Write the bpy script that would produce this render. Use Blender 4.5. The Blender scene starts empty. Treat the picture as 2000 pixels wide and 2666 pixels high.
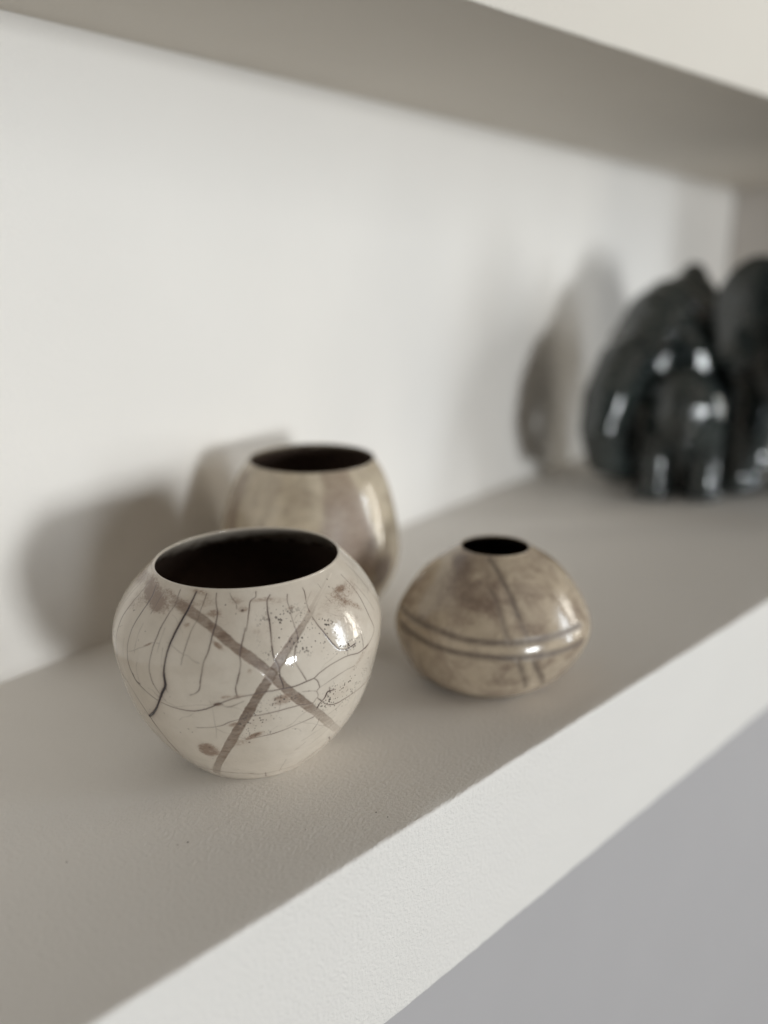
# Three smoke-fired ceramic pots on a painted plaster shelf, dark glossy figurines behind.
import bpy, bmesh, math, random
import numpy as np
from mathutils import Vector, Matrix, noise as mnoise

scene = bpy.context.scene
U = 0.22                                   # metres per layout unit (camera height above the shelf)

# ------------------------------------------------------------------ camera
cam = bpy.data.cameras.new('camera')
cam_o = bpy.data.objects.new('camera', cam)
scene.collection.objects.link(cam_o)
cam_o.location = (0, -0.9748 * U, U)
cam_o.rotation_euler = (math.radians(90 - 15.417), 0, math.radians(-45.038))
cam.sensor_fit = 'VERTICAL'
cam.sensor_height = 36
cam.lens = 36 * 2300 / 2666
cam.clip_start = 0.01
cam.clip_end = 100
cam.dof.use_dof = True
cam.dof.focus_distance = 1.70 * U
cam.dof.aperture_fstop = 2.5
scene.camera = cam_o

# ------------------------------------------------------------------ world: dim warm light of the room
world = bpy.data.worlds.new('World')
scene.world = world
world.use_nodes = True
bg = world.node_tree.nodes['Background']
bg.inputs[0].default_value = (1.0, 0.86, 0.72, 1)
bg.inputs[1].default_value = 0.022

# ------------------------------------------------------------------ lamps: window light and an added overhead fill
def area_lamp(name, azim, elev, dist, w, h, radiance, color, target=(1.3 * U, .5 * U, .25 * U)):
    d = bpy.data.lights.new(name, 'AREA')
    d.shape = 'RECTANGLE'; d.size = w; d.size_y = h
    d.energy = radiance * math.pi * w * h
    d.color = color
    o = bpy.data.objects.new(name, d)
    scene.collection.objects.link(o)
    a, e = math.radians(azim), math.radians(elev)
    v = Vector((math.cos(a) * math.cos(e), math.sin(a) * math.cos(e), math.sin(e)))
    o.location = Vector(target) + v * dist
    o.rotation_euler = (-v).to_track_quat('-Z', 'Y').to_euler()
    return o
area_lamp('far_window_light', -96.5, 1.8, 7.0, .95, 1.0, 88, (.935, .978, 1.0))
area_lamp('side_window_light', -48, 7.0, 6.0, .86, 3.0, 14, (.87, .94, 1.0))
area_lamp('side_window_light_warm', -30, 7.0, 6.0, .56, 3.0, 13.5, (1.0, .95, .84))

area_lamp('overhead_fill_light', -80, 50, 2.5, 2.6, 2.6, .36, (1.0, .885, .75))      # added overhead fill lamp, imitating bounce off an unseen ceiling

scene.view_settings.view_transform = 'Standard'
scene.view_settings.look = 'None'
scene.view_settings.exposure = 0
scene.view_settings.gamma = 1
scene.view_settings.use_curve_mapping = False
scene.cycles.use_denoising = True
scene.cycles.max_bounces = 8
scene.cycles.diffuse_bounces = 4

# ------------------------------------------------------------------ node helpers
class NT:
    def __init__(self, name):
        self.m = bpy.data.materials.new(name); self.m.use_nodes = True
        self.t = self.m.node_tree; self.n = self.t.nodes
        self.b = self.n['Principled BSDF']
    def link(self, a, b): self.t.links.new(a, b)
    def put(self, sock, v):
        if hasattr(v, 'is_linked'): self.link(v, sock)
        else: sock.default_value = v
    def coords(self, kind='Object'):
        return self.n.new('ShaderNodeTexCoord').outputs[kind]
    def mapping(self, vec, scale=(1, 1, 1), rot=(0, 0, 0)):
        k = self.n.new('ShaderNodeMapping'); self.link(vec, k.inputs[0])
        k.inputs['Scale'].default_value = scale; k.inputs['Rotation'].default_value = rot
        return k.outputs[0]
    def noise(self, vec, scale, detail=3, rough=.5, dist=0):
        k = self.n.new('ShaderNodeTexNoise'); self.link(vec, k.inputs['Vector'])
        k.inputs['Scale'].default_value = scale; k.inputs['Detail'].default_value = detail
        k.inputs['Roughness'].default_value = rough; k.inputs['Distortion'].default_value = dist
        return k.outputs[0]
    def attr(self, name):
        k = self.n.new('ShaderNodeAttribute'); k.attribute_name = name; return k.outputs['Fac']
    def math(self, op, a, b=0.0, clamp=False):
        k = self.n.new('ShaderNodeMath'); k.operation = op; k.use_clamp = clamp
        self.put(k.inputs[0], a); self.put(k.inputs[1], b); return k.outputs[0]
    def range(self, v, a, b, c=0.0, d=1.0):
        k = self.n.new('ShaderNodeMapRange'); self.put(k.inputs[0], v)
        for i, x in enumerate((a, b, c, d)): k.inputs[i + 1].default_value = x
        return k.outputs[0]
    def mix(self, f, a, b):
        k = self.n.new('ShaderNodeMix'); k.data_type = 'RGBA'; k.clamp_factor = True
        self.put(k.inputs[0], f)
        for s, v in ((k.inputs[6], a), (k.inputs[7], b)):
            self.put(s, (*v, 1) if isinstance(v, tuple) and len(v) == 3 else v)
        return k.outputs[2]
    def bump(self, h, dist, strength=1.0, prev=None):
        k = self.n.new('ShaderNodeBump'); self.link(h, k.inputs['Height'])
        k.inputs['Distance'].default_value = dist; k.inputs['Strength'].default_value = strength
        if prev is not None: self.link(prev, k.inputs['Normal'])
        return k.outputs[0]

def paint(name, col, var=.012, bump=.0006):
    t = NT(name); v = t.coords()
    big = t.noise(v, 9, 3); c2 = tuple(x * (1 - var * 2) for x in col)
    t.put(t.b.inputs['Base Color'], t.mix(t.range(big, .3, .7), col, c2))
    t.b.inputs['Roughness'].default_value = .62
    t.b.inputs['Specular IOR Level'].default_value = .35
    roll = t.noise(t.mapping(v, (.8, 1, 1)), 680, 3, .55, .2)       # roller stipple
    fine = t.noise(v, 1700, 2, .5)
    slow = t.noise(t.mapping(v, (.35, 1, 1)), 60, 3, .5)
    n = t.bump(slow, bump * .9)
    n = t.bump(roll, bump, prev=n)
    n = t.bump(fine, bump * .3, prev=n)
    t.link(n, t.b.inputs['Normal'])
    return t.m

M = {}
M['paint'] = paint('white_emulsion_paint', (.82, .788, .745))
M['paint_shaded'] = paint('shaded_emulsion_paint', (.60, .56, .52))  # side wall's shade put into the colour as a darker taupe
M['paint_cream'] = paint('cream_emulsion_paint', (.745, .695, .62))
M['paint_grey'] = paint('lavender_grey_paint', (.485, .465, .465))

# ------------------------------------------------------------------ object helpers
def link(o): scene.collection.objects.link(o); return o
def struct(o, label=None):
    o['kind'] = 'structure'
    if label: o['label'] = label
    return o
def thing(name, loc, label, cat, group=None, rz=0):
    o = link(bpy.data.objects.new(name, None)); o.location = loc; o.rotation_euler = (0, 0, rz)
    o.empty_display_size = .03
    o['label'] = label; o['category'] = cat
    if group: o['group'] = group
    return o
def np_mesh(name, verts, quads, smooth=True):
    me = bpy.data.meshes.new(name)
    verts = np.asarray(verts, np.float32); quads = np.asarray(quads, np.int32)
    me.vertices.add(len(verts)); me.vertices.foreach_set('co', verts.ravel())
    nq = len(quads)
    me.loops.add(nq * 4); me.loops.foreach_set('vertex_index', quads.ravel())
    me.polygons.add(nq)
    me.polygons.foreach_set('loop_start', np.arange(nq, dtype=np.int32) * 4)
    me.polygons.foreach_set('use_smooth', np.full(nq, smooth))
    me.update(calc_edges=True); me.validate()
    return me
def grid_quads(nr, nc, closed):
    r = np.arange(nr - 1)[:, None]; c = np.arange(nc if closed else nc - 1)[None]
    c1 = (c + 1) % nc
    return np.stack([r * nc + c, r * nc + c1, (r + 1) * nc + c1, (r + 1) * nc + c], -1).reshape(-1, 4)
def mesh_obj(name, me, mat, parent=None):
    o = link(bpy.data.objects.new(name, me)); me.materials.append(mat)
    if parent: o.parent = parent
    return o

# ------------------------------------------------------------------ setting: alcove with plaster shelves
D0, G, HN, TH, UY, XS = 1.0172, .1482, 1.5496, .4101, .3809, 6.514
def back_y(x): return D0 + G * x
def slab(name, z_top, thick, y_front, mat, seed, x0=-4.0, x1=XS + .03, n=900):
    """a plaster slab: cross-section swept along x, its long edges softly rounded and a little uneven"""
    xs = x0 + (x1 - x0) * np.linspace(0, 1, n)
    e = .007
    prof = []                                                # (y from front, z from top, edge weight)
    for f in (1.0, .9, .75, .55, .35, .2, .1, .05, .03, .018): prof.append((f, 0, 0, 1))
    for k in range(7):
        a = math.pi / 2 * k / 6
        prof.append((e - e * math.sin(a), -(e - e * math.cos(a)), 1, 0))
    for z in (.02, .05, .1, .2, .3, thick - .05, thick - .02): prof.append((0, -z, 0, 0))
    for k in range(7):
        a = math.pi / 2 * k / 6
        prof.append((e - e * math.cos(a), -thick + e - e * math.sin(a), 1, 0))
    for f in (.018, .05, .2, .5, 1.0): prof.append((f, -thick, 0, 1))
    V = np.zeros((n, len(prof), 3))
    for i, x in enumerate(xs):
        by = back_y(x) + .02 - y_front
        w = mnoise.noise((x * 9, seed, 0)) * .0016 + mnoise.noise((x * 34, seed, 3)) * .0011 + mnoise.noise((x * 110, seed, 7)) * .0006
        w2 = mnoise.noise((x * 12, seed, 11)) * .0012 + mnoise.noise((x * 50, seed, 5)) * .0008
        for j, (py, pz, ew, fr) in enumerate(prof):
            y = py * by if fr else py
            V[i, j] = (x, y_front + y + ew * w, z_top + pz + ew * w2)
    me = np_mesh(name, V.reshape(-1, 3) * U, grid_quads(n, len(prof), False))
    bm = bmesh.new(); bm.from_mesh(me); bmesh.ops.recalc_face_normals(bm, faces=bm.faces); bm.to_mesh(me); bm.free()
    return struct(mesh_obj(name, me, mat))
slab('shelf', 0, TH, 0, M['paint'], 1.3)
slab('upper_shelf', HN + TH, TH, UY, M['paint_cream'], 8.1)

def prism(name, pts, z0, z1, mat):
    bm = bmesh.new()
    lo = [bm.verts.new((x * U, y * U, z0 * U)) for x, y in pts]; hi = [bm.verts.new((x * U, y * U, z1 * U)) for x, y in pts]
    bm.faces.new(lo[::-1]); bm.faces.new(hi)
    for i in range(len(pts)):
        j = (i + 1) % len(pts); bm.faces.new((lo[i], lo[j], hi[j], hi[i]))
    bmesh.ops.recalc_face_normals(bm, faces=bm.faces)
    me = bpy.data.meshes.new(name); bm.to_mesh(me); bm.free()
    return struct(mesh_obj(name, me, mat))
prism('back_wall', [(-4, back_y(-4)), (XS + .6, back_y(XS + .6)), (XS + .6, back_y(XS + .6) + .4), (-4, back_y(-4) + .4)], -TH, HN + TH + .2, M['paint'])
prism('side_wall', [(XS, 0), (XS + .55, 0), (XS + .55, back_y(XS) - .01), (XS, back_y(XS) - .01)], -TH - .05, HN + TH + .2, M['paint_shaded'])
prism('lower_wall', [(-6, .55), (12, .55), (12, .9), (-6, .9)], -8, -TH - .004, M['paint_grey'])

# ------------------------------------------------------------------ glaze marks: (angle, height) on each vessel
CRACKS=[(1.5,0.55,[(2.648,0.4197), (2.656,0.3964), (2.666,0.3762), (2.647,0.3548), (2.647,0.3312), (2.666,0.309), (2.824,0.3077)]),
(1.4,0.45,[(2.751,0.4241), (2.739,0.4036), (2.726,0.3793), (2.706,0.3568), (2.695,0.3393)]), (2,0.7,[(2.873,0.4239), (2.897,0.4029), (2.879,0.3768),
(2.854,0.3518), (2.856,0.3313), (2.864,0.3123), (2.882,0.2921), (2.898,0.2671), (2.894,0.2445), (2.923,0.2348)]), (2,0.7,[(2.894,0.2344),
(2.984,0.2298), (3.067,0.2105), (3.14,0.1873), (-3.094,0.1685)]), (2.4,0.95,[(-3.094,0.1685), (-3.052,0.1458), (-3.016,0.1204), (-3.0,0.0873),
(-3.005,0.0495)]), (2.2,0.8,[(3.03,0.4209), (3.06,0.4155), (3.095,0.4064), (3.108,0.3963), (3.106,0.384), (3.097,0.3709), (3.083,0.3526),
(3.081,0.3345), (3.085,0.3163), (3.094,0.3009), (3.105,0.2816), (3.133,0.2649), (-3.116,0.2501), (-3.07,0.2462)]), (2.1,0.75,[(-3.138,0.2635),
(-3.115,0.2494), (-3.049,0.239), (-2.978,0.2304), (-2.89,0.2217), (-2.776,0.2164), (-2.674,0.2155), (-2.609,0.2169), (-2.532,0.223), (-2.463,0.2321),
(-2.397,0.2413), (-2.334,0.2488), (-2.278,0.2529), (-2.191,0.2558)]), (1.8,0.5,[(-2.41,0.2384), (-2.383,0.2321), (-2.344,0.2321), (-2.304,0.2366),
(-2.258,0.2426)]), (5,0.6,[(-2.456,0.2351), (-2.427,0.2383), (-2.402,0.237)]), (2.1,0.75,[(-2.292,0.2527), (-2.182,0.257), (-2.1,0.2597),
(-1.993,0.2602), (-1.913,0.2609), (-1.823,0.2655), (-1.773,0.2679), (-1.728,0.2758), (-1.654,0.2834), (-1.566,0.2876), (-1.476,0.2877),
(-1.354,0.2812), (-1.276,0.2825), (-1.225,0.284)]), (1.6,0.45,[(-3.069,0.4173), (-3.07,0.4051), (-3.063,0.3924), (-3.067,0.3816)]),
(2,0.75,[(-2.895,0.4255), (-2.879,0.4143), (-2.864,0.4049), (-2.881,0.392), (-2.893,0.3789), (-2.906,0.3639), (-2.911,0.35), (-2.921,0.3354),
(-2.927,0.3175), (-2.936,0.2966), (-2.933,0.2784), (-2.916,0.2586)]), (1.7,0.55,[(-2.93,0.2814), (-2.918,0.263), (-2.892,0.2487), (-2.859,0.2363),
(-2.832,0.2288)]), (4.2,1.3,[(-2.71,0.4261), (-2.714,0.4159), (-2.723,0.4014), (-2.736,0.3878), (-2.753,0.3735), (-2.77,0.3573), (-2.785,0.3405),
(-2.796,0.3215), (-2.803,0.3046), (-2.807,0.2901), (-2.806,0.2671)]), (5.6,1.5,[(-2.806,0.2895), (-2.807,0.2637), (-2.851,0.2444), (-2.895,0.2241),
(-2.944,0.2047), (-3.01,0.185), (-3.094,0.1685)]), (1.8,0.5,[(-2.807,0.2637), (-2.803,0.2549), (-2.796,0.2499)]), (1.6,0.55,[(-2.597,0.4254),
(-2.601,0.4108), (-2.608,0.3989), (-2.614,0.3856), (-2.636,0.3716), (-2.646,0.3572), (-2.657,0.3409), (-2.667,0.3253), (-2.673,0.3119)]),
(2.2,0.8,[(-2.502,0.4264), (-2.488,0.4143), (-2.458,0.3994), (-2.456,0.3828), (-2.47,0.3679), (-2.477,0.3524), (-2.495,0.3335), (-2.515,0.3191),
(-2.524,0.3026), (-2.539,0.2797)]), (1.9,0.65,[(-2.526,0.3004), (-2.537,0.2807), (-2.55,0.2667), (-2.581,0.2577), (-2.619,0.2527)]),
(1.6,0.45,[(-2.373,0.4263), (-2.353,0.4205), (-2.311,0.4124), (-2.301,0.4043)]), (2,0.7,[(-2.129,0.4263), (-2.138,0.4188), (-2.185,0.4135),
(-2.202,0.3985), (-2.218,0.3808), (-2.228,0.3711)]), (2,0.75,[(-2.233,0.3753), (-2.252,0.3565), (-2.27,0.3368), (-2.268,0.3158), (-2.283,0.2963),
(-2.296,0.281)]), (2,0.75,[(-2.276,0.3018), (-2.294,0.286), (-2.305,0.2692), (-2.297,0.2531)]), (2.4,0.9,[(-2.004,0.4191), (-2.04,0.4115),
(-2.05,0.3963), (-2.048,0.3841), (-2.049,0.3692), (-2.052,0.3537), (-2.053,0.3334), (-2.041,0.3181)]), (2.2,0.85,[(-2.053,0.3432), (-2.05,0.328),
(-2.032,0.3144), (-2.016,0.3031), (-2.013,0.287), (-1.994,0.2691), (-1.991,0.2601)]), (1.7,0.6,[(-1.847,0.4154), (-1.867,0.4063), (-1.866,0.3952),
(-1.871,0.3816), (-1.863,0.3618), (-1.858,0.3548), (-1.865,0.3442), (-1.889,0.3327), (-1.906,0.3123)]), (1.7,0.6,[(-1.887,0.3371), (-1.9,0.3263),
(-1.905,0.3102), (-1.877,0.293), (-1.848,0.2778), (-1.826,0.2657)]), (1.8,0.6,[(-1.677,0.4187), (-1.681,0.4112), (-1.705,0.3981), (-1.712,0.3881),
(-1.709,0.3828)]), (2.4,0.85,[(-1.704,0.3746), (-1.684,0.3613), (-1.651,0.3452), (-1.62,0.3299), (-1.582,0.3149), (-1.557,0.308), (-1.511,0.3033),
(-1.461,0.302), (-1.386,0.304)]), (1.8,0.65,[(-1.147,0.4124), (-1.137,0.3994), (-1.13,0.3847), (-1.129,0.3686), (-1.132,0.3509), (-1.126,0.3286),
(-1.099,0.3051), (-1.138,0.2935), (-1.208,0.2854), (-1.272,0.28)]), (1.6,0.6,[(-1.308,0.3197), (-1.301,0.3039), (-1.297,0.2863), (-1.3,0.2741)]),
(1.6,0.6,[(-1.467,0.3163), (-1.481,0.2879)]), (1.6,0.45,[(-0.903,0.4179), (-0.895,0.4018), (-0.902,0.385), (-0.898,0.3672), (-0.868,0.3484),
(-0.814,0.3265)]), (1.5,0.35,[(-1.074,0.3901), (-1.052,0.3704), (-1.025,0.3511), (-1.003,0.3317)]), (1.5,0.4,[(-1.378,0.4038), (-1.364,0.393),
(-1.349,0.3775)]), (1.4,0.35,[(-1.499,0.3965), (-1.48,0.3844)]), (1.4,0.3,[(-1.503,0.4169), (-1.497,0.4099)]), (1.8,0.6,[(-1.773,0.2679),
(-1.742,0.2592), (-1.724,0.2468), (-1.723,0.243), (-1.741,0.2371), (-1.726,0.2263), (-1.743,0.2183), (-1.774,0.2114), (-1.854,0.2149), (-1.923,0.215),
(-2.013,0.2127), (-2.095,0.2099), (-2.216,0.207)]), (1.7,0.6,[(-2.219,0.2056), (-2.289,0.2019), (-2.367,0.1954), (-2.423,0.1871), (-2.506,0.1809),
(-2.618,0.1766)]), (1.5,0.45,[(-1.723,0.243), (-1.653,0.2495), (-1.566,0.2557), (-1.485,0.2584), (-1.393,0.2576)]), (1.4,0.4,[(-1.745,0.2374),
(-1.785,0.2411), (-1.856,0.2452)]), (2.8,1,[(-1.719,0.1968), (-1.699,0.2066), (-1.664,0.2148), (-1.648,0.2257), (-1.626,0.2264), (-1.587,0.2253)]),
(1.8,0.7,[(-1.625,0.2243), (-1.635,0.2348)]), (2,0.75,[(-1.677,0.2065), (-1.731,0.221)]), (2,0.7,[(-1.677,0.2065), (-1.638,0.1968), (-1.585,0.1904),
(-1.515,0.1876), (-1.422,0.1888), (-1.287,0.1881), (-1.153,0.187), (-1.06,0.1889)]), (1.7,0.6,[(-1.733,0.1772), (-1.798,0.174), (-1.878,0.1702),
(-1.968,0.164), (-2.049,0.1593), (-2.112,0.1569), (-2.199,0.1535)]), (1.6,0.45,[(-1.681,0.1672), (-1.691,0.1557), (-1.726,0.1399)]),
(1.4,0.3,[(-1.599,0.1689), (-1.503,0.1764), (-1.442,0.1892)]), (2,0.75,[(-3.005,0.0495), (-2.947,0.0362), (-2.77,0.0375), (-2.622,0.0369),
(-2.466,0.0356), (-2.325,0.034), (-2.222,0.0327)]), (1.9,0.7,[(-2.266,0.0301), (-2.112,0.0238), (-1.887,0.0272), (-1.634,0.0278), (-1.516,0.0549),
(-1.34,0.0667), (-1.345,0.0884)]), (1.7,0.5,[(-2.72,0.0231), (-2.665,0.0096), (-2.464,0.0042)]), (1.8,0.65,[(-2.081,0.0277), (-2.057,0.0059)]),
(1.8,0.6,[(-1.681,0.0333), (-1.654,0.0446)]), (2.5,0.8,[(-1.444,0.0908), (-1.319,0.0641)]), (1.6,0.45,[(2.929,0.1486), (3.015,0.1296), (3.116,0.1126),
(3.129,0.0926), (-3.075,0.0762), (-3.033,0.0614)])]
BANDS=[([16,24,26,26,27,26,26,27,27,26,24,22],[0.05,0.3,0.9,1,1,1,1,1,1,0.75,0.45,0.2],[(-3.046,0.4169), (-2.862,0.4091), (-2.633,0.3932), (-2.459,0.374),
(-2.317,0.3488), (-2.194,0.3249), (-2.078,0.2954), (-1.994,0.2655), (-1.87,0.2272), (-1.701,0.1805), (-1.5,0.1284), (-1.231,0.0788)]),
([10,14,17,19,23,25,26,26,27,27,24,22],[0.08,0.18,0.45,0.8,1,1,1.2,1.35,1.35,1,0.95,0.6],[(-1.316,0.4224), (-1.586,0.3991), (-1.726,0.3792),
(-1.834,0.3604), (-1.938,0.3375), (-2.02,0.312), (-2.092,0.2832), (-2.167,0.2506), (-2.234,0.2147), (-2.305,0.1806), (-2.456,0.1092),
(-2.684,0.026)])]
EDGES=[(5,0.9,[(-1.26,0.4219), (-1.407,0.4137), (-1.563,0.3997), (-1.679,0.3853), (-1.742,0.3777), (-1.855,0.3574), (-1.932,0.3415), (-2.011,0.3235)]),
(4.5,0.9,[(-2.044,0.2749), (-1.982,0.256), (-1.895,0.2284), (-1.788,0.195), (-1.656,0.1605), (-1.411,0.1023)])]
STAINS=[(-2.576,0.1169,0.0209,0.0221,25,0.8), (3.048,0.4088,0.0547,0.0166,25,0.6), (-2.911,0.4103,0.0402,0.0115,30,0.4),
(-2.481,0.3978,0.0148,0.0103,0,0.45), (-2.254,0.4032,0.0118,0.0083,0,0.4), (-2.42,0.3487,0.0135,0.0052,35,0.6), (-1.296,0.3824,0.0579,0.027,-20,0.28),
(-2.076,0.4141,0.0254,0.0053,0,0.35), (-1.293,0.3969,0.013,0.0056,0,0.45), (-1.992,0.2329,0.0253,0.0086,-5,0.45),
(-2.189,0.1599,0.0187,0.007,-15,0.45), (-2.303,0.1425,0.0313,0.0121,-10,0.3), (-2.336,0.1897,0.0135,0.0065,-10,0.5),
(-1.857,0.3956,0.0078,0.0039,-10,0.5), (-2.975,0.3338,0.0137,0.0027,-30,0.5), (-2.301,0.2531,0.0153,0.0057,-15,0.45),
(-2.209,0.304,0.005,0.0055,0,0.35), (-2.685,0.3771,0.0073,0.007,0,0.35), (-2.133,0.3696,0.0234,0.0137,0,0.12), (-2.678,0.4266,0.0335,0.0079,15,0.35),
(-2.371,0.3604,0.0269,0.0167,30,0.15), (-1.3,0.2702,0.0412,0.0088,-30,0.25), (-2.756,0.4012,0.0272,0.0118,30,0.3),
(-2.995,0.399,0.0275,0.0126,20,0.35), (2.636,0.4114,0.0608,0.0214,-20,0.4), (-1.356,0.396,0.024,0.0092,-20,0.4),
(-1.263,0.3664,0.0346,0.0076,40,0.35), (-2.56,0.3586,0.021,0.0136,0,0.1), (-1.655,0.405,0.027,0.0123,0,0.2), (-2.374,0.2534,0.0099,0.0049,-15,0.5),
(-2.436,0.2365,0.0076,0.0044,-10,0.7), (-2.216,0.1558,0.0105,0.0047,-15,0.6), (-2.175,0.1642,0.0137,0.0037,-20,0.5),
(-1.499,0.3917,0.026,0.0167,-30,0.25), (-2.963,0.3803,0.0408,0.0306,0,0.08), (-2.094,0.206,0.024,0.0134,-10,0.12),
(-3.128,0.4078,0.0562,0.0211,25,0.5), (-2.743,0.4095,0.0343,0.0117,15,0.3), (2.943,0.3906,0.0416,0.0325,0,0.3), (-2.57,0.4125,0.0214,0.0098,0,0.3),
(-2.305,0.4162,0.0172,0.0097,0,0.3), (-1.95,0.409,0.0211,0.0078,0,0.25), (-1.667,0.3823,0.0231,0.0189,0,0.2), (-1.33,0.3406,0.0342,0.0225,0,0.2),
(-2.029,0.3616,0.0372,0.0372,0,0.14), (-1.512,0.3547,0.0543,0.0328,0,0.16), (-2.394,0.3825,0.0238,0.0175,0,0.2), (-2.597,0.3911,0.0181,0.0147,0,0.22),
(-1.993,0.2433,0.0217,0.0059,-8,0.5), (-2.185,0.1918,0.0272,0.0139,-12,0.22), (-2.656,0.2999,0.0228,0.0107,0,0.12),
(-1.515,0.2156,0.0427,0.0198,0,0.2)]
SPECKS=[(-1.944,0.3647,0.0381,0.0377,0,1.0), (-1.778,0.3455,0.0413,0.0237,0,0.9), (-1.646,0.3505,0.0242,0.0208,0,0.8), (-1.4,0.2238,0.0521,0.023,0,0.8),
(-2.005,0.2336,0.0286,0.0129,0,0.7), (-1.491,0.3051,0.0411,0.0089,0,0.9), (-1.537,0.1966,0.042,0.0253,0,0.6), (-2.173,0.1869,0.0308,0.0278,0,0.5),
(-2.04,0.3412,0.017,0.0266,0,0.6)]
DOTS=[(-2.254,0.4011,0.00262), (-1.367,0.4177,0.0015), (2.986,0.3735,0.00187), (-2.668,0.1625,0.00112), (-1.841,0.1993,0.00093), (-2.399,0.4099,0.0015),
(-2.306,0.3969,0.00112), (-1.721,0.3969,0.00112), (-1.848,0.3727,0.00112), (-2.234,0.2147,0.00112), (-1.805,0.2431,0.00112), (-2.054,0.1955,0.00112),
(-3.042,0.353,0.00112), (-1.915,0.4001,0.00112)]
GROOVES=[(12,0.9,[(2.487,0.1911), (2.95,0.1938), (-3.022,0.1909), (-2.778,0.1865), (-2.55,0.185), (-2.357,0.1851), (-2.144,0.1861), (-1.906,0.1884),
(-1.651,0.1902), (-1.404,0.1889)]), (12,0.95,[(2.597,0.1643), (2.93,0.1618), (-3.065,0.1576), (-2.812,0.155), (-2.55,0.1537), (-2.35,0.1523),
(-2.145,0.1516), (-1.919,0.1524), (-1.64,0.1519), (-1.395,0.1505)]), (11,0.85,[(-2.617,0.3376), (-2.471,0.3247), (-2.326,0.2946), (-2.256,0.266),
(-2.21,0.2356)]), (9,0.6,[(-2.53,0.2865), (-2.452,0.266), (-2.402,0.239), (-2.357,0.2082), (-2.315,0.188)]), (9,0.5,[(-2.21,0.2356), (-2.151,0.2037),
(-2.129,0.1858)]), (10,0.8,[(-2.233,0.1464), (-2.18,0.1186), (-2.045,0.062)]), (10,0.85,[(-2.086,0.1466), (-2.015,0.1171), (-1.799,0.0571)])]
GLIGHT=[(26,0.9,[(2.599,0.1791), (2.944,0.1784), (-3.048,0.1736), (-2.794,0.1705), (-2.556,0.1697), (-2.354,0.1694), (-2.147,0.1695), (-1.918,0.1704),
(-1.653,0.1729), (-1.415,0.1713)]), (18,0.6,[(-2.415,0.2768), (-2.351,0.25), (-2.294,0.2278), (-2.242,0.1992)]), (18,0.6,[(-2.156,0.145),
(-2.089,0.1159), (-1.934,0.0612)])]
GSTAINS=[(3.103,0.3185,0.0514,0.0309,40,0.8), (-3.023,0.2824,0.0411,0.0377,0,0.55), (-2.718,0.2789,0.0549,0.0411,0,0.55), (-1.964,0.3229,0.0309,0.0171,0,0.4),
(-2.691,0.2577,0.048,0.0206,0,0.55), (-2.816,0.2205,0.0377,0.0171,0,0.5), (-3.083,0.2455,0.048,0.0206,20,0.4), (-2.483,0.2496,0.0206,0.0411,0,0.5),
(-2.13,0.212,0.0549,0.0171,0,0.5), (-2.34,0.1288,0.0206,0.0137,0,0.5), (-2.746,0.1149,0.048,0.0171,0,0.25), (-1.866,0.2397,0.0411,0.0309,0,0.3),
(-1.931,0.1254,0.0309,0.024,0,0.4), (-1.867,0.2948,0.0377,0.0206,0,0.3)]
KBANDS=[([66,84,102,118,132],[0.75,0.85,0.9,0.95,1],[(-1.92,0.4743), (-1.885,0.426), (-1.867,0.3756), (-1.857,0.3207), (-1.797,0.2691)]),
([16,22,26],[0.9,1,1],[(2.499,0.4498), (2.648,0.3942), (2.713,0.335)])]
KSTAINS=[(-1.409,0.2009,0.0509,0.0576,0,0.9), (-2.326,0.4313,0.0407,0.0203,0,0.35), (-2.612,0.3931,0.0305,0.0237,0,0.3), (-2.429,0.3794,0.0407,0.0271,0,0.25),
(-2.74,0.4487,0.0203,0.0305,0,0.3), (-2.883,0.4124,0.0203,0.0203,0,0.25), (-1.948,0.4028,0.0373,0.0509,0,0.25), (-1.837,0.2873,0.0678,0.0407,0,0.5)]

# ------------------------------------------------------------------ pots
def spline(zs, rs, zz):
    N = len(zs); h = np.diff(zs); A = np.eye(N); b = np.zeros(N)
    for i in range(1, N - 1):
        A[i, i - 1] = h[i - 1]; A[i, i] = 2 * (h[i - 1] + h[i]); A[i, i + 1] = h[i]
        b[i] = 6 * ((rs[i + 1] - rs[i]) / h[i] - (rs[i] - rs[i - 1]) / h[i - 1])
    m = np.linalg.solve(A, b)
    k = np.clip(np.searchsorted(zs, zz) - 1, 0, N - 2); t = zz - zs[k]; hk = h[k]
    return rs[k] + t * ((rs[k + 1] - rs[k]) / hk - hk * (2 * m[k] + m[k + 1]) / 6) + m[k] * t * t / 2 + (m[k + 1] - m[k]) / (6 * hk) * t ** 3

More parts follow.
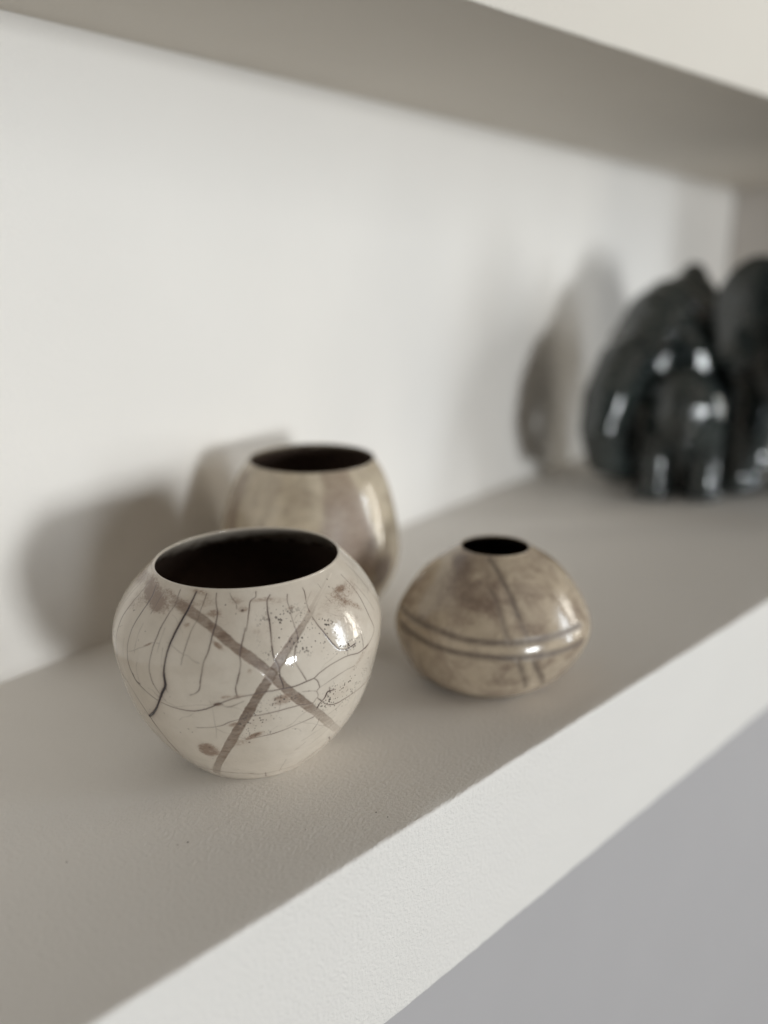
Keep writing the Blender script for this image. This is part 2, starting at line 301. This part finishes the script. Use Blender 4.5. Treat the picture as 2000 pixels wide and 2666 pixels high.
class Pot:
    """a hand-built vessel: outer wall, rolled lip and inner collar in one mesh with painted-on glaze marks as
    attributes; marks are given as (angle, height) on the vessel"""
    def __init__(s, pos, h, rs, n_front, n_back, n_rows, wall, seed, tilt=0.0, wob=.006, face=-2.2, lean=(0, 0), nod=0.0):
        s.nod = nod
        s.lean = lean
        s.pos, s.h, s.wall, s.face = pos, h, wall, face
        rng = np.random.RandomState(seed); s.rng = rng
        zf = np.linspace(0, h, 1500); rf = spline(np.linspace(0, h, len(rs)), np.array(rs), zf)
        af = np.r_[0, np.cumsum(np.hypot(np.diff(zf), np.diff(rf)))]
        s.zf, s.af = zf, af
        s.arc = np.linspace(0, af[-1], n_rows)
        z = np.interp(s.arc, af, zf); r = np.interp(s.arc, af, rf)
        half = 1.85
        s.th = np.r_[np.linspace(-half, half, n_front, endpoint=False), np.linspace(half, 2 * math.pi - half, n_back, endpoint=False)]
        s.nc = len(s.th); s.nr = n_rows; s.r_row = r; s.z_row = z
        T, Z = np.meshgrid(s.th, z / h)
        w = np.zeros_like(T)
        for k in range(2, 6):
            p, q, f = rng.rand(3) * 6.28
            w += np.sin(k * T + p + Z * (1.5 + k) * np.cos(q)) / k ** 1.1 * np.cos(f)
        s.wobble = w * wob
        # fine hand-made unevenness
        L = np.zeros_like(T)
        for k in range(26):
            a, b, p = rng.randint(4, 22), rng.uniform(4, 24), rng.rand() * 6.28
            L += np.sin(a * T + b * Z * rng.choice([-1, 1]) + p) / (4 + a)
        s.lump = L * wob * .10
        s.tilt = tilt
        s.F = {k: np.zeros((s.nr, s.nc), np.float32) for k in ('crack', 'halo', 'band', 'stain', 'speck', 'pale', 'inner_dark')}
        s.disp = np.zeros((s.nr, s.nc))
    def local(s, pts):
        th = np.array([(p[0] - s.face + math.pi) % (2 * math.pi) - math.pi for p in pts])
        for i in range(1, len(th)):
            while th[i] - th[i - 1] > math.pi: th[i] -= 2 * math.pi
            while th[i] - th[i - 1] < -math.pi: th[i] += 2 * math.pi
        return np.stack([th, np.interp([p[1] for p in pts], s.zf, s.af)], 1)
    def smooth(s, P, extra=None, sub=6):
        """Catmull-Rom through P; extra columns are carried along"""
        Q = P if extra is None else np.c_[P, extra]
        if len(Q) < 3: return np.array([Q[0] + (Q[-1] - Q[0]) * t for t in np.linspace(0, 1, sub + 1)])
        E = np.vstack([2 * Q[0] - Q[1], Q, 2 * Q[-1] - Q[-2]]); out = []
        for i in range(1, len(E) - 2):
            for t in np.arange(sub) / sub:
                a, b, c, d = E[i - 1:i + 3]
                out.append(.5 * (2 * b + (c - a) * t + (2 * a - 5 * b + 4 * c - d) * t * t + (3 * b - a - 3 * c + d) * t ** 3))
        out.append(Q[-1]); return np.array(out)
    def window(s, ta, tb, aa, ab, reach):
        r0 = np.searchsorted(s.arc, min(aa, ab) - reach); r1 = np.searchsorted(s.arc, max(aa, ab) + reach) + 1
        rm = max(.03, np.interp((aa + ab) / 2, s.arc, s.r_row)); dt = reach / rm * 1.3
        lo, hi = min(ta, tb) - dt, max(ta, tb) + dt
        res = []
        for sh in (-2 * math.pi, 0, 2 * math.pi):
            c0 = np.searchsorted(s.th, lo + sh); c1 = np.searchsorted(s.th, hi + sh)
            if c1 > c0 and r1 > r0: res.append((slice(r0, min(r1, s.nr)), slice(c0, c1), sh, rm))
        return res
    def seg(s, a, b, reach):
        for rs_, cs_, sh, rm in s.window(a[0], b[0], a[1], b[1], reach):
            X = (s.th[cs_] - sh)[None, :] * s.r_row[rs_][:, None]; Y = np.repeat(s.arc[rs_][:, None], X.shape[1], 1)
            # angle differences weighted by the local radius
            ax, bx = a[0] * s.r_row[rs_][:, None], b[0] * s.r_row[rs_][:, None]
            dx, dy = bx - ax, b[1] - a[1]
            t = np.clip(((X - ax) * dx + (Y - a[1]) * dy) / (dx * dx + dy * dy + 1e-12), 0, 1)
            yield rs_, cs_, np.hypot(X - ax - t * dx, Y - a[1] - t * dy), t
    def crack(s, w, d, pts, px=1290., jit=.00016, sub=6, local=False):
        P = s.smooth(pts if local else s.local(pts), sub=sub); w = w / px * .54
        n = len(P); j = s.rng.randn(n, 2) * jit; j[0] = j[-1] = 0
        P = P + j * [1 / .25, 1]; k = .8 + .25 * np.sin(np.linspace(0, 9, n) + s.rng.rand() * 6) 
        f = np.ones(n); f[-1] *= .6
        for i in range(n - 1):
            for rs_, cs_, dist, t in s.seg(P[i], P[i + 1], w * 9):
                dd = d * k[i] * f[i]
                np.maximum(s.F['crack'][rs_, cs_], dd * np.exp(-(dist / w) ** 2), out=s.F['crack'][rs_, cs_])
                np.maximum(s.F['halo'][rs_, cs_], dd * .42 * np.exp(-dist / (w * 2.2)), out=s.F['halo'][rs_, cs_])
    def strip(s, ws, ds, pts, px=1290., key='band', edge=.0022, depth=0.0):
        n = len(pts); ws = np.broadcast_to(np.asarray(ws, float), (n,)); ds = np.broadcast_to(np.asarray(ds, float), (n,))
        Q = s.smooth(s.local(pts), np.stack([ws / px / 2, ds], 1), 8)
        q_ = np.arange(len(Q)); ph = s.rng.rand(3) * 6.28            # hand-painted: the width wavers
        Q[:, 2] *= 1 + .06 * np.sin(q_ * .5 + ph[0]) + .05 * np.sin(q_ * 1.3 + ph[1]) + .04 * np.sin(q_ * 2.9 + ph[2])
        buf = np.zeros((s.nr, s.nc), np.float32)
        for i in range(len(Q) - 1):
            for rs_, cs_, dist, t in s.seg(Q[i], Q[i + 1], Q[i][2] + edge * 2):
                hw = Q[i][2] + (Q[i + 1][2] - Q[i][2]) * t; dn = Q[i][3] + (Q[i + 1][3] - Q[i][3]) * t
                m = np.clip((hw + edge - dist) / (2 * edge), 0, 1); m = m * m * (3 - 2 * m)
                np.maximum(buf[rs_, cs_], dn * m, out=buf[rs_, cs_])
        np.maximum(s.F[key], buf, out=s.F[key])
        s.disp -= depth * np.clip(buf, 0, 1)
    def blob(s, th, z, rx, ry, ang, d, key='stain'):
        P = s.local([(th, z)])[0]; R_ = max(rx, ry) * 1.6
        ca, sa = math.cos(math.radians(-ang)), math.sin(math.radians(-ang))
        for rs_, cs_, sh, rm in s.window(P[0], P[0], P[1], P[1], R_):
            X = (s.th[cs_] - sh - P[0])[None, :] * s.r_row[rs_][:, None]; Y = (s.arc[rs_] - P[1])[:, None] + 0 * X
            u, v = (X * ca + Y * sa) / rx, (-X * sa + Y * ca) / ry
            q = np.hypot(u, v); m = np.clip((1.5 - q) / 1.2, 0, 1); m = m * m * (3 - 2 * m) * d
            s.F[key][rs_, cs_] = 1 - (1 - s.F[key][rs_, cs_]) * (1 - np.clip(m, 0, 1))
    def build(s, root, body_mat, inner_mat, collar=.045):
        c, sn = np.cos(s.th + s.face), np.sin(s.th + s.face)
        side = (c * .7077 - sn * .7065) * s.tilt + (c + sn) * .707 * s.nod      # the mouth is not quite level
        R = s.r_row[:, None] * (1 + s.wobble + s.lump) + s.disp - .0005 * s.F['crack']
        lean = (s.z_row / s.h)[:, None] ** 2
        Zt = s.z_row[:, None] + lean * side[None, :] + 0 * R
        rows_r, rows_z = [R], [Zt]
        # base (below) : two closing rings
        r0 = R[:1]; pre_r = np.vstack([r0 * .02, r0 * .6, r0 * .93, r0 * .985]); pre_z = np.vstack([Zt[:1] * 0 + .006, Zt[:1] * 0 + .004, Zt[:1] * 0, Zt[:1] * 0 + .001])
        # rolled lip and collar
        t = s.wall; top_r, top_z = R[-1:], Zt[-1:]
        lip_r, lip_z = [], []
        for k in range(1, 9):
            a = math.pi * k / 8; lip_r.append(top_r - t / 2 + t / 2 * math.cos(a)); lip_z.append(top_z + t * .42 * math.sin(a))
        zi = np.linspace(0, 1, 14)[1:]
        hcol = collar
        for q in zi:
            zq = s.h - hcol * q; rq = np.interp(zq, s.z_row, s.r_row) - t
            lip_r.append(rq * (1 + s.wobble[-1:] + s.lump[-1:])); lip_z.append(top_z - hcol * q)
        allr = np.vstack([pre_r, R] + lip_r); allz = np.vstack([pre_z, Zt] + lip_z)
        k_ = allz / s.h - .4; of = s.lean[0] * k_ + s.lean[1] * k_ * k_
        V = np.stack([allr * c + of * .7065, allr * sn - of * .7077, allz], -1)
        nr = len(allr)
        me = np_mesh('body', V.reshape(-1, 3) * U, grid_quads(nr, s.nc, True))
        npre, npost = len(pre_r), len(lip_r)
        for k, a in s.F.items():
            full = np.vstack([np.repeat(a[:1], npre, 0), a, np.repeat(a[-1:] * .5, npost, 0)])
            if k in ('crack', 'halo'): full[:npre] = 0; full[-npost + 3:] = 0
            if k == 'inner_dark': full[-13:] = np.linspace(.05, 1, 13)[:, None]; full[-17:-13] = .04  # collar colour darkens from the lip down into the interior
            at = me.attributes.new(k, 'FLOAT', 'POINT'); at.data.foreach_set('value', full.astype(np.float32).ravel())
        body = mesh_obj('body', me, body_mat, root)
        # dark inside
        zs = np.r_[np.linspace(s.h - hcol * .93, .03, 40), .022, .02]
        ri = np.interp(zs, s.z_row, s.r_row) - t * 1.06; ri[-1] = .002; ri[-2] = max(.02, ri[-3] * .8)
        idx = np.arange(0, s.nc, max(1, s.nc // 160)); cc, ss = c[idx], sn[idx]
        wv = (1 + s.wobble[-1, idx])[None]
        tz = (zs / s.h)[:, None] ** 2 * side[idx][None]
        k_ = zs[:, None] / s.h - .4; of = s.lean[0] * k_ + s.lean[1] * k_ * k_
        Vi = np.stack([ri[:, None] * wv * cc + of * .7065, ri[:, None] * wv * ss - of * .7077, zs[:, None] + tz], -1)
        q = grid_quads(len(zs), len(idx), True)
        mi = np_mesh('interior', Vi.reshape(-1, 3) * U, q)
        mesh_obj('interior', mi, inner_mat, root)
        return body

def glaze(name, c1, c2, band_c, stain_c, rough=.07, mottle=0.0, pit=1.0, dark_base=0.0, warm_c=None):
    t = NT(name); v = t.coords()
    n1 = t.noise(v, 38, 4, .6); n2 = t.noise(v, 160, 4, .65); n3 = t.noise(v, 900, 3, .6)
    col = t.mix(t.range(n1, .32, .68), c1, c2)
    col = t.mix(t.math('MULTIPLY', t.range(n2, .5, .8), .22), col, tuple(x * .72 for x in c2))
    if mottle:                                              # smoke-fired mottling
        m = t.math('MULTIPLY', t.range(t.noise(v, 60, 6, .7, .6), .42, .68), mottle)
        col = t.mix(m, col, stain_c)
    # pale slip, plus painted-in light lines along the band edges
    col = t.mix(t.math('MULTIPLY', t.attr('pale'), .75), col, tuple(min(.8, x * 1.12) for x in c1))
    # brown smoke stains: a soft tint broken into fine scratchy grain
    sa = t.attr('stain')
    sc = t.noise(t.mapping(v, (1, 1, 2.2)), 420, 6, .72, 1.5); sc2 = t.noise(v, 120, 5, .65, .8)
    gr = t.math('ADD', t.math('MULTIPLY', sc, .6), t.math('MULTIPLY', sc2, .4))
    sm = t.math('MULTIPLY', t.range(t.math('ADD', gr, t.math('MULTIPLY', sa, .34)), .60, .78), t.range(sa, .02, .5, 0, 1.0), True)
    col = t.mix(t.math('MULTIPLY', sa, .30), col, tuple(x * 1.5 for x in stain_c))
    col = t.mix(t.math('MULTIPLY', sm, .85), col, stain_c)
    # resist bands with brushed grain
    grain = t.noise(t.mapping(v, (1, 1, 3.5)), 520, 6, .78)
    bsh = t.mix(t.range(grain, .35, .66), band_c, tuple(x * .5 for x in band_c))
    patch = t.range(t.noise(t.mapping(v, (1, 1, 3)), 150, 5, .7, .6), .3, .62, .60, 1.0)
    bd = t.attr('band')
    col = t.mix(t.math('MULTIPLY', t.math('MULTIPLY', t.math('MINIMUM', bd, 1.0), patch), .95), col, bsh)
    col = t.mix(t.math('MULTIPLY', t.math('SUBTRACT', bd, 1.0, True), t.range(grain, .3, .6)), col, tuple(x * .33 for x in band_c))
    # carbon pin-holes
    vo = t.n.new('ShaderNodeTexVoronoi'); t.link(v, vo.inputs['Vector']); vo.inputs['Scale'].default_value = 800
    sz = t.range(t.noise(v, 170, 3, .6), .38, .7, 0.05, .5)
    pin = t.math('LESS_THAN', vo.outputs['Distance'], sz)
    sp = t.math('MULTIPLY', pin, t.attr('speck'))
    col = t.mix(t.math('MULTIPLY', sp, .95), col, (.08, .066, .058))
    # sparse specks all over
    vo2 = t.n.new('ShaderNodeTexVoronoi'); t.link(v, vo2.inputs['Vector']); vo2.inputs['Scale'].default_value = 210
    pin2 = t.math('LESS_THAN', vo2.outputs['Distance'], t.range(t.noise(v, 60, 2), .5, .8, 0, .13))
    col = t.mix(t.math('MULTIPLY', pin2, .6), col, (.16, .13, .11))
    col = t.mix(t.attr('halo'), col, (.30, .225, .185))
    ck = t.attr('crack')
    col = t.mix(t.math('MULTIPLY', ck, .95), col, (.085, .058, .05))
    col = t.mix(t.range(ck, .9, 1.25), col, (.016, .010, .014))
    so = t.math('ADD', t.attr('inner_dark'), t.math('MULTIPLY', t.attr('inner_dark'), t.range(n2, .3, .7, -.5, .5)), True)
    col = t.mix(so, col, (.085, .058, .044))
    t.link(col, t.b.inputs['Base Color'])
    r = t.math('ADD', t.math('MULTIPLY', t.math('MINIMUM', bd, 1.0), .38), rough)
    r = t.math('ADD', r, t.range(n2, .3, .8, 0, .07))
    r = t.math('ADD', r, t.math('MULTIPLY', t.attr('stain'), .08))
    t.link(r, t.b.inputs['Roughness'])
    t.b.inputs['IOR'].default_value = 1.6
    n = t.bump(n1, .0010, .6)
    n = t.bump(n2, .00012 * pit, 1, n)
    n = t.bump(n3, .000025 * pit, 1, n)
    n = t.bump(t.math('MULTIPLY', sp, -1.0), .00012 * pit, 1, n)
    t.link(n, t.b.inputs['Normal'])
    return t.m

t = NT('black_fired_clay'); v = t.coords()
t.put(t.b.inputs['Base Color'], t.mix(t.noise(v, 120, 4), (.07, .046, .034), (.12, .082, .062)))
t.b.inputs['Roughness'].default_value = .75; t.b.inputs['Specular IOR Level'].default_value = .2
t.link(t.bump(t.noise(v, 400, 4), .0003), t.b.inputs['Normal'])
M['black_clay'] = t.m
M['cream_glaze'] = glaze('cream_crackle_glaze', (.70, .625, .53), (.62, .545, .45), (.26, .175, .122), (.24, .155, .105))
M['mottled_glaze'] = glaze('mottled_smoke_glaze', (.59, .488, .365), (.455, .368, .268), (.17, .125, .095), (.20, .14, .105), rough=.16, mottle=.8)
M['banded_glaze'] = glaze('banded_cream_glaze', (.61, .525, .40), (.52, .435, .32), (.30, .205, .145), (.15, .105, .08), rough=.08, mottle=.45)

# --- front bowl
RB = [0.1406, 0.1815, 0.2141, 0.2383, 0.2545, 0.2657, 0.2743, 0.2758, 0.2624, 0.2340, 0.1915]
bowl = Pot((1.0218, .4447), .4301, RB, 1020, 190, 470, .0065, 5, tilt=.0056, nod=.004, wob=.003, lean=(.0018, .0007), face=-2.196)
for w, d, pts in CRACKS: bowl.crack(w, d * 1.6, pts)
for ws, ds, pts in BANDS: bowl.strip(np.array(ws) * .9, ds, pts, edge=.0011, depth=.0011)
for w, d, pts in EDGES: bowl.strip(w * .7, d * .7, pts, key='pale', edge=.001, depth=-.0002)  # light caught on the band edges, painted in as pale lines
rg = random.Random(17)
bowl.blob(*STAINS[0][:5], .75)
for th_, z_, rx, ry, ang, d in STAINS:                       # smoke stains
    bowl.blob(th_, z_, rx, ry, ang, min(.9, d * 1.35))
for k in range(60):                                         # faint scuffs everywhere
    l = rg.uniform(.01, .05)
    bowl.blob(rg.uniform(-3.14, 3.14), .43 * math.sqrt(rg.uniform(.01, .98)), l, l * rg.uniform(.2, .6), rg.uniform(-30, 30), rg.uniform(.05, .28))
for k in range(70):                                          # carbon flecks
    r1 = rg.uniform(.0009, .0022)
    bowl.blob(rg.uniform(-3.14, 3.14), rg.uniform(.05, .42), r1, r1 * rg.uniform(.5, 1), rg.uniform(0, 90), rg.uniform(.4, .9), key='crack')
for a in SPECKS: bowl.blob(a[0], a[1], a[2] * 1.2, a[3] * 1.2, 0, 1.0, key='speck')
for th_, z_, r_ in DOTS:
    bowl.blob(th_, z_, r_, r_, 0, .95, key='crack')
# the raised knot where the two bands cross catches the light
rng = random.Random(3)
for k in range(46):                                         # faint hairline crazing between the main cracks
    a, z = rng.uniform(-1.5, 1.5), rng.uniform(.06, .40); P = []
    da, dz = rng.choice([(.0, -.022), (.05, -.006), (.06, .008)])
    for j in range(rng.randint(3, 6)):
        P.append((a + bowl.face, max(.02, min(.425, z)))); a += da * rng.uniform(.5, 1.4) + rng.uniform(-.012, .012); z += dz * rng.uniform(.6, 1.3) + rng.uniform(-.004, .004)
    bowl.crack(rng.uniform(1.0, 1.5), rng.uniform(.22, .5), P, sub=4)
for k in range(26):                                         # cracks running down the far side
    a = 1.75 + (2 * math.pi - 3.5) * (k + rng.random()) / 26
    z = .425; P = []
    for j in range(rng.randint(4, 8)):
        P.append((a + bowl.face, z)); z -= rng.uniform(.025, .05); a += rng.uniform(-.05, .05)
        if z < .03: break
    bowl.crack(rng.uniform(1.6, 2.6), rng.uniform(.45, .9), P, sub=4)
root = thing('raku_bowl', (1.0218 * U, .4447 * U, 0), 'cream crackle-glazed round bowl with wide mouth and brown crossed bands, frontmost', 'bowl')
bowl.build(root, M['cream_glaze'], M['black_clay'], collar=.045)

# --- squat vase with narrow mouth
RV = [0.1396, 0.1873, 0.2144, 0.2323, 0.2426, 0.239, 0.2245, 0.2045, 0.1795, 0.1434, 0.0885]
vase = Pot((1.6595, .2992), .3409, RV, 620, 160, 300, .006, 11, wob=.004, lean=(.0224, -.0308), face=-2.36)
for w, d, pts in GROOVES:
    vase.strip(w * 1.3, min(1, d * 1.05), pts, px=1090., edge=.007, depth=.0009)
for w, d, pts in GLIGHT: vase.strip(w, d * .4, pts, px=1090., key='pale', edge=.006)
for a in GSTAINS: vase.blob(*a)
for zr in (.012, .004): vase.strip(10, .9, [(x, zr) for x in np.linspace(-3.1, 3.1, 30)], px=1090., edge=.006)
ring = GROOVES[0][2]
for (zo, w) in ((.196, 12), (.166, 12)):                     # the scored rings go on round the back
    vase.strip(w, .9, [(x, zo) for x in np.linspace(-.55, 2.2, 14)], px=1090., edge=.004, depth=.003)
root = thing('raku_vase', (1.6595 * U, .2992 * U, 0), 'squat mottled beige vase with small mouth and scored double lines', 'vase')
vase.build(root, M['mottled_glaze'], M['black_clay'], collar=.012)

# --- taller pot behind
RK = [0.1155, 0.1738, 0.2168, 0.2447, 0.258, 0.2585, 0.2513, 0.2409, 0.2275, 0.208, 0.1785]
pot = Pot((1.5725, .8992), .4858, RK, 520, 160, 320, .005, 23, wob=.004, nod=.006, lean=(.0121, .0129), face=-2.29)
for ws, ds, pts in KBANDS: pot.strip(np.array(ws) * 1.15, np.array(ds) * 1.0, pts, px=960., edge=.011, depth=.0004)
for a in KSTAINS: pot.blob(*a)
for k in range(5):
    a0 = .35 + k * .62
    pot.strip([30, 40, 46, 40], .9, [(a0, .46), (a0 + .1, .35), (a0 + .16, .22), (a0 + .2, .08)], px=960., edge=.006)
root = thing('raku_pot', (1.5725 * U, .8992 * U, 0), 'taller cream pot with broad brown bands and dark round mouth, half hidden behind front bowl', 'pot')
pot.build(root, M['banded_glaze'], M['black_clay'], collar=.012)

# ------------------------------------------------------------------ glossy black figurines at the far end
t = NT('black_gloss_glaze'); v = t.coords()
t.put(t.b.inputs['Base Color'], t.mix(t.range(t.noise(v, 30, 4), .35, .65), (.014, .020, .020), (.030, .038, .036)))
t.b.inputs['Roughness'].default_value = .035
t.b.inputs['IOR'].default_value = 1.75
t.link(t.bump(t.noise(v, 130, 3), .0013), t.b.inputs['Normal'])
M['black_gloss'] = t.m

def sculpt(name, parts, voxel, mat, parent, smooth=4):
    """ellipsoids and tapered limbs fused into one continuous carved surface"""
    bm = bmesh.new()
    for p in parts:
        if p[0] == 'e':                                     # centre, radii, rotation
            _, c, r, rot = p
            m = Matrix.Translation(c) @ rot.to_4x4() @ Matrix.Diagonal((*r, 1))
            bmesh.ops.create_icosphere(bm, subdivisions=3, radius=1, matrix=m)
        else:                                               # chain of (point, radius)
            ch = p[1]
            for (a, ra), (b, rb) in zip(ch[:-1], ch[1:]):
                a, b = Vector(a), Vector(b); n = max(2, int((b - a).length / (min(ra, rb) * .35)))
                for k in range(n + 1):
                    f = k / n
                    bmesh.ops.create_icosphere(bm, subdivisions=2, radius=ra + (rb - ra) * f, matrix=Matrix.Translation(a.lerp(b, f)))
    tmp = bpy.data.meshes.new('tmp'); bm.to_mesh(tmp); bm.free()
    o = link(bpy.data.objects.new('tmp', tmp))
    r = o.modifiers.new('r', 'REMESH'); r.mode = 'VOXEL'; r.voxel_size = voxel; r.use_smooth_shade = True
    s = o.modifiers.new('s', 'SMOOTH'); s.iterations = smooth; s.factor = .5
    dg = bpy.context.evaluated_depsgraph_get()
    me = bpy.data.meshes.new_from_object(o.evaluated_get(dg)); me.name = name
    bpy.data.objects.remove(o); bpy.data.meshes.remove(tmp)
    for p in me.polygons: p.use_smooth = True
    return mesh_obj(name, me, mat, parent)

def elephant(name, loc, rz, size, wy, label, group, trunk, tail=True, ear=1.0, head=(.50, .80), wx=1.0, hump=0.0, hs=1.0):
    root = thing(name, (loc[0] * U, loc[1] * U, 0), label, 'figurine', group, rz)
    k = size * U; I = Matrix.Identity(3)
    S = lambda x, y, z: (x * wx * k, y * wy * k, z * k)
    hx, hz = head
    E = lambda c, r, rot=I: ('e', S(*c), (r[0] * k * wx, r[1] * k * wy, r[2] * k), rot)
    P = [E((0, 0, .62), (.44, .30, .31)), E((-.24, 0, .60), (.26, .28, .29)), E((.22, 0, .60), (.25, .27, .29)),
         E((hx, 0, hz), (.19 * hs, .20 * hs, .22 * hs)), E((hx - .04, .07, hz + .13), (.12, .11, .12)), E((hx - .04, -.07, hz + .13), (.12, .11, .12)),
         E((hx - .2, 0, hz - .1), (.2, .2, .22)),
         ('c', [(S(*q), r * k) for q, r in trunk])]
    if hump: P += [E((-.12, 0, .80), (.26, .18, .19)), E((-.16, 0, .93), (.10, .09, .10)), E((.14, 0, .76), (.24, .2, .2)), E((.30, 0, .72), (.2, .2, .2))]
    for sx in (-.25, .24):
        for sy in (-1, 1):
            P.append(('c', [(S(sx, sy * .16, .52), .125 * k), (S(sx + .02, sy * .17, .30), .105 * k), (S(sx, sy * .17, .105), .10 * k)]))
            P.append(E((sx + .02, sy * .17, .05), (.125, .15, .05)))
    if tail: P.append(('c', [(S(-.47, 0, .70), .035 * k), (S(-.53, .02, .50), .025 * k), (S(-.52, .03, .32), .03 * k)]))
    sculpt('body', P, .012 * k, M['black_gloss'], root)
    for sy in (-1, 1):
        rot = Matrix.Rotation(sy * math.radians(38), 3, 'Z') @ Matrix.Rotation(sy * math.radians(10), 3, 'X')
        c = S(hx - .10, sy * (.25 * ear), hz - .01)
        sculpt('ear', [('e', c, (.05 * k, .16 * k * ear, .23 * k * ear), rot),
                       ('e', (c[0] - .02 * k, c[1] + sy * .04 * k, c[2] - .12 * k), (.045 * k, .10 * k * ear, .13 * k * ear), rot)],
               .010 * k, M['black_gloss'], root)
        es = S(hx + .145 * hs, sy * .125 * hs, hz + .05)
        bm = bmesh.new(); bmesh.ops.create_uvsphere(bm, u_segments=12, v_segments=8, radius=.022 * k, matrix=Matrix.Translation(es))
        me = bpy.data.meshes.new('eye'); bm.to_mesh(me); bm.free(); mesh_obj('eye', me, M['black_gloss'], root)
    return root
GR = 'dark elephant figurines at the far end of the shelf'
down = [((.62, 0, .76), .12), ((.74, 0, .60), .095), ((.78, 0, .42), .075), ((.77, 0, .25), .06), ((.82, 0, .14), .05), ((.90, 0, .12), .045)]
up = [((.60, 0, .80), .12), ((.76, .03, .76), .09), ((.84, .08, .86), .07), ((.82, .12, 1.00), .055), ((.74, .14, 1.08), .05)]
curl = [((.62, 0, .58), .14), ((.80, 0, .46), .12), ((.88, 0, .32), .10), ((.82, 0, .19), .085), ((.68, 0, .14), .07)]
R225 = math.radians(225)
elephant('elephant_figurine', (3.93, 1.02), math.radians(176), 1.0, .85, 'large glossy black elephant figurine nearest the back wall', GR, curl, head=(.44, .58), wx=.62, hump=1, ear=.8)
elephant('elephant_figurine', (4.19, .75), R225 + .10, 1.04, .84, 'large glossy black elephant figurine cut off by right edge of photo', GR, down, wx=.8)
elephant('elephant_figurine', (3.76, .90), math.radians(45) - .15, .66, .95, 'small glossy black elephant figurine in front of two large ones', GR, down, ear=1.35)

# ------------------------------------------------------------------ crumbs of dust on the shelf
rg = random.Random(9); bm = bmesh.new()
for (x, y) in ((.709, .258), (.726, .251), (1.03, .075), (1.035, .049), (.546, .353), (.901, .13)):
    s_ = rg.uniform(.0006, .0013)
    m = Matrix.Translation((x * U, y * U, s_ * U * .8)) @ Matrix.Rotation(rg.random() * 3, 4, 'Z') @ Matrix.Diagonal((s_ * U * rg.uniform(1, 2.2), s_ * U, s_ * U * .8, 1))
    bmesh.ops.create_icosphere(bm, subdivisions=1, radius=1, matrix=m)
me = bpy.data.meshes.new('dust'); bm.to_mesh(me); bm.free()
t = NT('dust_grey'); t.put(t.b.inputs['Base Color'], t.mix(t.noise(t.coords(), 90, 2), (.10, .085, .07), (.16, .13, .11)))
o = mesh_obj('dust', me, t.m); o['kind'] = 'stuff'; o['label'] = 'a few dark dust specks on the shelf'; o['category'] = 'dust'
